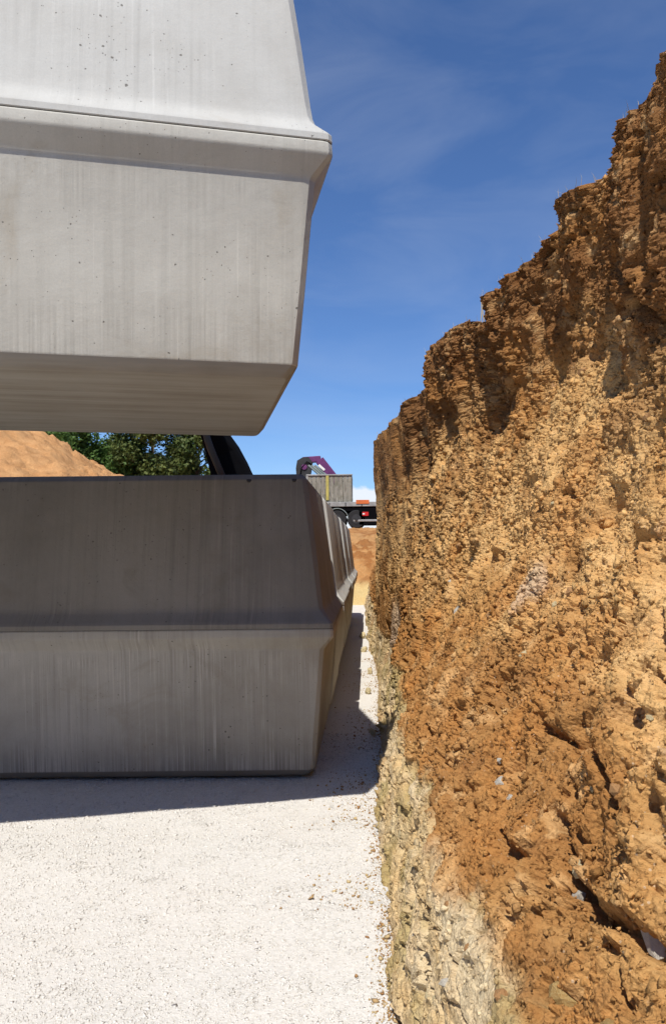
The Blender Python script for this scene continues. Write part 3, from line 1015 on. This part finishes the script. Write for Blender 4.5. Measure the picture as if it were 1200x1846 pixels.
for i in range(1, 6):
    c = copy_tree(tank0)
    c.location = (ROW_X + (0, .006, -.008, .004, .010, -.004)[i], 5.05 + TW / 2 + PITCH * i, 0)
    for ch in children_of(c):
        if ch.name.startswith('upper_shell'): ch.material_slots[0].material = M_CONC_UP
    tag(c, 'grey concrete ' + ROWLAB[i], 'concrete tank', 'concrete tanks set in a row on the gravel')
# sockets cast into the brow of the nearest tank
for (lx, ly, lz) in ((TL / 2 - .27, -TW / 2 + .185, 1.994), (TL / 2 - .58, -TW / 2 + .185, 1.994)):
    o = bpy.data.objects.new('lifting_socket', sock_me); col.objects.link(o); o.parent = tank0
    o.location = (lx, ly, lz); o.rotation_euler = (R(-45), 0, 0)

HX, HY, HZ, HR = -2.60, 3.735, 2.27, R(12.6)
hang = make_tank((HX, HY, HZ), HR)
tag(hang, 'pale sunlit concrete tank hanging in the air above the row', 'concrete tank')

# lifting gear above the hanging tank
gear = empty('lifting_chain', (HX, HY, HZ + 4.6))
tag(gear, 'four leg lifting chain holding the hanging concrete tank', 'chain')
hm = Matrix.Rotation(HR, 4, 'Z')
MB().tube([(0, 0, -.12), (.09, 0, -.02), (.07, 0, .08), (0, 0, .12), (-.07, 0, .08), (-.09, 0, -.02), (0, 0, -.12)], .02, 8).build('master_link', M_CHAIN, gear, True)
for ex, ey in EYES:
    e = hm @ Vector((ex, ey, 0))
    MB().tube([(0, 0, -.1), (e.x, e.y, -4.6 + 2.035)], .013, 6).build('chain_leg', M_CHAIN, gear, True)

# ------------------------------------------------------------------ excavator behind the row
def arm_loft(mb, pts):
    """pts: (x, y, z, halfwidth, halfdepth): box section arm along a bent course"""
    rings = []
    P_ = [Vector(q[:3]) for q in pts]
    for i, q in enumerate(pts):
        d = (P_[min(i + 1, len(P_) - 1)] - P_[max(i - 1, 0)]).normalized()
        a = Vector((1, 0, 0)); a = (a - d * a.dot(d)).normalized()
        b = d.cross(a)
        hw, hd = q[3], q[4]; c = .16
        sec = [(-hw + c * hw, -hd), (hw - c * hw, -hd), (hw, -hd + c * hd), (hw, hd - c * hd), (hw - c * hw, hd), (-hw + c * hw, hd), (-hw, hd - c * hd), (-hw, -hd + c * hd)]
        rings.append([P_[i] + a * u_ + b * v_ for u_, v_ in sec])
    return mb.loft(rings)
ex = empty('excavator', (-3.55, 20.1, 0))
tag(ex, 'excavator behind the row with its black arm reaching up under the hanging tank', 'excavator')
for sy_ in (-.95, .95):
    poly = [(-1.7, .12), (-1.4, 0), (1.4, 0), (1.7, .12), (1.85, .42), (1.7, .72), (1.4, .84), (-1.4, .84), (-1.7, .72), (-1.85, .42)]
    tr = MB().prism(poly, sy_ - .25, sy_ + .25).build('track', M_RUBBER, ex)
    for k in range(5):
        MB().cyl((-1.2 + .6 * k, sy_ * 1.27 if sy_ > 0 else sy_ * 1.27, .40), .22, .06, 'Y', 18).build('roller', M_DARK, tr)
MB().box((0, 0, .95), (1.6, 1.5, .3), .04).build('turntable', M_DARK, ex)
MB().box((1.0, 0, 1.75), (2.2, 2.3, 1.2), .15).build('engine_house', M_ORANGE, ex)
cb = MB().box((-.6, -.75, 2.0), (1.2, .95, 1.65), .12).build('cab', M_DARK, ex)
MB().box((-.6, -1.23, 2.25), (.9, .02, .8), .008).build('window', M_CABGLASS, cb)
bm_ = MB()
arm_loft(bm_, [(.55, 0, 1.5, .30, .3), (.35, 0, 2.4, .46, .3), (.08, 0, 3.3, .52, .32), (-.05, -.02, 3.7, .47, .32), (-.20, -.06, 4.1, .40, .32), (-.38, -.2, 4.5, .29, .32), (-.52, -.5, 4.95, .24, .32), (-.60, -1.3, 5.6, .26, .34),
               (-.3, -5.0, 8.2, .25, .34), (.1, -8.6, 10.1, .24, .3)])
boom = bm_.build('boom', M_BLACK, ex)
st = MB(); arm_loft(st, [(.1, -8.2, 10.25, .18, .22), (.5, -12, 10.2, .2, .3), (.92, -16.15, 9.0, .15, .15)])
st.build('stick', M_BLACK, ex)
MB().tube([(.02, -.35, 3.0), (-.42, -.75, 4.2), (-.62, -1.8, 5.4)], [.09, .09, .05], 12).build('hydraulic_cylinder', M_DARK, ex, True)
MB().tube([(.92, -16.2, 9.0), (.92, -16.26, 7.1)], .03, 8).build('hook_rope', M_CHAIN, ex, True)

# ------------------------------------------------------------------ lorry with loader crane, side on, in the yard
tk = empty('flatbed_truck', (-2.6, 43, 2.77))
tag(tk, 'flatbed truck with folded purple loader crane parked beyond the trench', 'truck')
MB().box((.1, 0, .86), (6.6, .9, .26), .02).build('chassis', M_DARK, tk)
bed = MB().box((1.0, 0, 1.32), (5.0, 2.45, .26), .02).build('bed', M_BED, tk)
for k in range(6):
    MB().box((-1.2 + .88 * k, -1.235, 1.31), (.05, .03, .20), .008).build('stake', M_DARK, bed)
MB().box((2.37, -1.24, 1.44), (.72, .05, .22), .01).build('side_board', M_ORANGE, bed)
cabn = MB()
cabn.prism([(-3.9, .7), (-2.1, .7), (-2.1, 2.75), (-2.25, 2.86), (-3.3, 2.86), (-3.7, 2.4), (-3.92, 1.7)], -1.2, 1.2)
cab_o = cabn.build('cab', M_CAB, tk)
MB().box((-2.9, -1.21, 2.05), (.9, .03, .7), .01).build('window', M_CABGLASS, cab_o)
MB().cyl((-2.75, -.5, 2.95), .09, .18, 'Z', 12).build('beacon', M_ORANGE, cab_o)
MB().box((-2.4, -.2, 2.93), (.5, .9, .14), .03).build('roof_hatch', M_DARK, cab_o)
def wheel(x):
    w_ = MB().cyl((x, -1.02, .5), .5, .36, 'Y', 28).build('wheel', M_RUBBER, tk)
    MB().cyl((x, -1.19, .5), .26, .06, 'Y', 20).build('rim', M_DARK, w_)
    MB().cyl((x, -1.215, .5), .10, .10, 'Y', 14).build('hub', M_DARK, w_)
    MB().cyl((x, 1.02, .5), .5, .36, 'Y', 28).build('wheel', M_RUBBER, tk)
for x in (-2.9, .98, 2.02): wheel(x)
for x in (.98,):
    mg = MB()
    pts = [(x + .62 * math.cos(R(a)), .5 + .62 * math.sin(R(a))) for a in range(0, 181, 12)]
    inn = [(x + .58 * math.cos(R(a)), .5 + .58 * math.sin(R(a))) for a in range(180, -1, -12)]
    mg.prism(pts + inn, -1.24, -.8)
    mg.build('mudguard', M_GREYMET, tk)
MB().box((2.75, -.85, .62), (1.2, .7, .92), .03).build('toolbox', M_BLACK, tk)
MB().box((-.5, -.8, .78), (1.3, .6, .6), .04).build('fuel_tank', M_DARK, tk)
MB().box((1.0, -.7, 1.06), (4.7, .9, .24), .02).build('subframe', M_BLACK, tk)
tl = MB().box((2.52, -1.225, .78), (.34, .04, .22), .01).build('tail_lamp', M_RED, tk)
MB().box((2.42, -1.25, .78), (.12, .02, .07), .004).build('reflector', M_WHITE, tl)
MB().box((2.6, -1.18, .42), (1.5, .10, .12), .02).build('underrun_bar', M_BED, tk)
# loader crane
cr = MB().box((-.95, 0, 2.2), (.55, .8, 2.3), .05).build('crane_column', M_DARK, tk)
MB().prism([(-1.28, 2.75), (-.62, 2.75), (-.5, 3.2), (-.42, 3.75), (-.62, 4.02), (-.95, 4.0), (-1.25, 3.82), (-1.32, 3.4)], -.6, .05).build('crane_knuckle', M_DARK, tk)
MB().cyl((-.85, -.62, 3.45), .16, .08, 'Y', 16).build('pivot_pin', M_PURPLE, tk)
MB().tube([(-1.1, -.63, 2.9), (-1.0, -.66, 3.4), (-.7, -.66, 3.75), (-.45, -.62, 3.6)], .03, 6).build('hose', M_BLACK, tk, True)
cm = MB(); 
def slab(mb, a, b, th, wd, y):
    a, b = Vector((a[0], y, a[1])), Vector((b[0], y, b[1]))
    d = (b - a); L_ = d.length; ang = math.atan2(d.z, d.x)
    Mx = Matrix.Rotation(-ang, 3, 'Y')
    c = (a + b) / 2
    return mb.box((c.x, c.y, c.z), (L_, wd, th), .03, Mx)
slab(cm, (-.95, 3.86), (.05, 3.92), .34, .34, -.35)
slab(cm, (-.02, 3.86), (.95, 2.6), .5, .36, -.35)
crb = cm.build('crane_boom', M_PURPLE, tk)
for k in range(3):
    slab(MB(), (-.62 + .17 * k, 3.55), (.28 + .17 * k, 2.75), .12, .2, -.55).build('crane_cylinder', M_GREYMET, tk)
slab(MB(), (-.05, 3.55), (.28, 3.25), .14, .04, -.68).build('crane_plate', M_WHITE, crb)
# crate of weathered boards riding on the bed
ct = empty('board_crate', (-2.6, 43, 4.225))
tag(ct, 'weathered grey board crate with a yellow post on the truck bed', 'crate')
X0, X1, HC = -.66, 1.80, 1.52
for fy_ in (-1.0, 1.0):
    n = 10
    for k in range(n):
        wd = (X1 - X0) / n
        MB().box((X0 + wd * (k + .5), fy_, HC / 2 - random.uniform(0, .02)), (wd - .025, .05, HC - random.uniform(0, .05)), .006).build('board', M_PLANK, ct)
    for z in (.25, HC - .12):
        MB().box(((X0 + X1) / 2, fy_ * .955, z), (X1 - X0, .05, .12), .008).build('rail', M_PLANK, ct)
for xx in (X0 + .03, X1 - .03):
    for k in range(9):
        MB().box((xx, -.84 + .21 * k, HC / 2), (.05, .19, HC - .03), .006).build('board', M_PLANK, ct)
MB().box((X0, -1.04, HC / 2), (.12, .06, HC + .04), .01).build('corner_post', M_BED, ct)
MB().box((X0 + (X1 - X0) * .45, -1.05, HC / 2 + .05), (.16, .06, HC - .1), .01).build('yellow_post', M_YELLOW, ct)
MB().box(((X0 + X1) / 2, -1.055, HC - .02), (X1 - X0 + .06, .07, .07), .01).build('top_rail', M_BED, ct)

# ------------------------------------------------------------------ soil heap on the left
hx_ = np.linspace(-28, -5.5, 190); hy_ = np.linspace(17, 40, 190)
HXg, HYg = np.meshgrid(hx_, hy_, indexing='ij')
hp = np.stack([HXg, HYg, HXg * 0], -1).reshape(-1, 3)
r = np.hypot((hp[:, 0] + 16.5) / 1.0, (hp[:, 1] - 27.5) / .95) + 1.0 * fbm(hp * .35, 3, 500)
hh = np.interp(r, [0, 2.5, 4.5, 9.5, 10.6, 14], [4.2, 3.9, 3.25, .65, .1, -.6])
hh = hh + .26 * fbm(hp * 1.1, 4, 501) + .12 * fbm(hp * 5, 3, 502) - .16 * (1 - sstep(0, .12, np.abs(fbm(hp * 1.3, 3, 503))))
w1, w2, wc = worley(hp * np.array([3.2, 3.2, 0]) + .01, 505)
hh += .10 * (sstep(0, .5, w2 - w1) - .5) * wc
hp[:, 2] = ground_h(hp[:, 0], hp[:, 1]).clip(2.6) + hh
heap_me = np_mesh('soil_heap', hp, grid_faces(190, 190))
tag(link_mesh('soil_heap', heap_me, M_HEAP), 'tan heap of excavated soil behind the tanks at the left', 'soil heap')

# ------------------------------------------------------------------ trees and bushes
def leaf_cloud(name, blobs, n, size, mat, parent, seed):
    r_ = np.random.default_rng(seed)
    w = np.array([b[3] ** 2 for b in blobs]); w = w / w.sum()
    idx = r_.choice(len(blobs), n, p=w)
    B = np.array(blobs)[idx]
    d = r_.normal(size=(n, 3)); d /= np.linalg.norm(d, axis=1, keepdims=True)
    rad = B[:, 3] * (.35 + .65 * r_.random(n) ** .45) * (1 + .22 * r_.normal(size=n))
    c = B[:, :3] + d * rad[:, None] * np.array([1, 1, .85])
    a = r_.normal(size=(n, 3)); a /= np.linalg.norm(a, axis=1, keepdims=True)
    b = np.cross(a, d + .6 * r_.normal(size=(n, 3))); b /= np.linalg.norm(b, axis=1, keepdims=True) + 1e-6
    s = size * r_.uniform(.6, 1.3, n)[:, None]
    V = np.stack([c - a * s, c - b * s * .55, c + a * s, c + b * s * .55], 1).reshape(-1, 3)
    F_ = np.arange(n * 4).reshape(n, 4)
    me = np_mesh(name, V, F_)
    tn = np.repeat(np.clip(.25 * r_.normal(size=n) + .35 + .5 * (r_.random(len(blobs))[idx] - .3), 0, 1), 4)
    ca = me.color_attributes.new('tone', 'FLOAT_COLOR', 'POINT')
    ca.data.foreach_set('color', np.stack([tn, tn, tn, np.ones_like(tn)], -1).astype(np.float32).ravel())
    return link_mesh(name, me, mat, parent)
def make_tree(name, loc, h, spread, mat, label, cat, group, seed, nleaf, trunk_f=.28, size=.13):
    r_ = random.Random(seed)
    root = empty(name, loc)
    tag(root, label, cat, group)
    th = h * trunk_f
    tr = MB()
    lean = (r_.uniform(-.4, .4), r_.uniform(-.4, .4))
    tr.tube([(0, 0, -.3), (lean[0] * .2, lean[1] * .2, th * .5), (lean[0] * .6, lean[1] * .6, th), (lean[0], lean[1], h * .7)], [h * .028, h * .022, h * .017, h * .006], 8)
    blobs = []
    nb = 15
    for k in range(nb):
        a = 2.4 * k + r_.uniform(-.4, .4)
        zz_ = th * .75 + (h - th * .75) * (k + .6) / nb
        f = math.sin(math.pi * min(1, max(.12, (zz_ - th * .5) / (h * 1.08 - th * .5)))) ** .7
        rr = spread * f * r_.uniform(.35, .85)
        e = (math.cos(a) * rr, math.sin(a) * rr, zz_)
        br = spread * r_.uniform(.28, .46)
        blobs.append((*e, br))
        s0 = max(th * .6, zz_ - rr * .8)
        tr.tube([(lean[0] * .5, lean[1] * .5, s0), ((e[0] + lean[0]) * .5, (e[1] + lean[1]) * .5, (s0 + zz_) / 2 + .1), e], [h * .010, h * .007, h * .003], 6)
    tr.build('trunk', M_BARK, root, True)
    leaf_cloud('crown', blobs, nleaf, size, mat, root, seed)
    return root
G = 'trees beyond the soil heap'
make_tree('bushy_tree', (-21.0, 48, 2.9), 8.4, 3.4, M_LEAF_D, 'dark green tree rising behind the crest of the soil heap', 'tree', G, 1, 15000, .12)
make_tree('bushy_tree', (-18.3, 44, 2.9), 6.8, 2.9, M_LEAF_G, 'bright green bushy tree just right of the soil heap crest', 'tree', G, 2, 18000, .1)
make_tree('bushy_tree', (-15.3, 47, 2.9), 5.3, 2.5, M_LEAF_G, 'low green bush behind the foot of the soil heap', 'bush', G, 3, 15000, .08)
make_tree('bushy_tree', (-25.5, 52, 2.9), 8.5, 3.4, M_LEAF_D, 'tall dark tree hidden mostly by the soil heap', 'tree', G, 4, 8000, .12)
make_tree('olive_tree', (-13.0, 46, 2.9), 8.0, 2.7, M_LEAF_O, 'olive green tree with thin crown left of the black excavator arm', 'tree', G, 5, 19000, .14, .12)
make_tree('olive_tree', (-10.6, 47, 2.9), 7.6, 2.4, M_LEAF_O, 'olive green tree standing directly behind the black excavator arm', 'tree', G, 6, 17000, .14, .12)
make_tree('green_bush', (-7.9, 44, 2.9), 4.6, .9, M_LEAF_O, 'small bush peeping out right of the black excavator arm', 'bush', G, 8, 4000, .1, .1)
# wooded hill far behind
wx = np.linspace(-170, 20, 120); wy = np.linspace(180, 330, 50)
WX, WY = np.meshgrid(wx, wy, indexing='ij')
wp = np.stack([WX, WY, WX * 0], -1).reshape(-1, 3)
wz = np.interp(WX.ravel(), [-170, -90, -70, -48, -36, 20], [42, 36, 31, 17, 8, 0]) * np.sin(np.clip((WY.ravel() - 180) / 150, 0, 1) * math.pi) ** .6
wz = wz + 2.2 * fbm(wp * .12, 4, 520) + 1.2 * fbm(wp * .5, 3, 521)
wp[:, 2] = wz + .5
t_ = NT('wooded_hill'); v_ = t_.coord(); n_ = t_.noise(v_, .3, 6, .7)
M_HILL = t_.done(t_.mix(t_.rng(n_, .35, .65), (.03, .055, .02), (.075, .11, .04)), .95, t_.bump(t_.noise(v_, .6, 6, .7), 1, 2))
tag(link_mesh('hill', np_mesh('hill', wp, grid_faces(120, 50)), M_HILL), kind='structure')

# ------------------------------------------------------------------ dry grass and roots along the brow
gr = []
gf = []
def blade(b, d, L_, w_):
    n0 = len(gr)
    e1 = b + d * L_ * .6; e2 = b + d * L_ + Vector((random.uniform(-.3, .3), random.uniform(-.3, .3), -.1)) * L_ * .5
    sd = Vector((1, .2, 0)) * w_
    gr.extend([tuple(b - sd), tuple(b + sd), tuple(e1 + sd * .7), tuple(e1 - sd * .7), tuple(e2)])
    gf.extend([(n0, n0 + 1, n0 + 2, n0 + 3), (n0 + 3, n0 + 2, n0 + 4)])
for q in range(900):
    y = 2.9 + 7.3 * random.random()
    i = int(np.argmin(np.abs(ys - y)))
    b = Vector(full[i, NZ - 3 + random.randint(0, 16)])
    hang_ = random.random() < .35
    d = Vector((random.uniform(-.5, .3), random.uniform(-.5, .5), -.5 if hang_ else random.uniform(.2, 1))).normalized()
    blade(b, d, random.uniform(.02, .07), .0012)
for q in range(12):
    i = int(np.argmin(np.abs(ys - random.choice((5.75, 5.9, 5.62)))))
    blade(Vector(full[i, NZ + 2]), Vector((random.uniform(-.15, .15), random.uniform(-.1, .1), 1)).normalized(), random.uniform(.15, .33), .0016)
gm = bpy.data.meshes.new('dry_grass'); gm.from_pydata(gr, [], gf); gm.update()
tag(link_mesh('dry_grass', gm, M_STRAW), 'dry grass and rootlets along the brow of the trench', 'grass', kind='stuff')
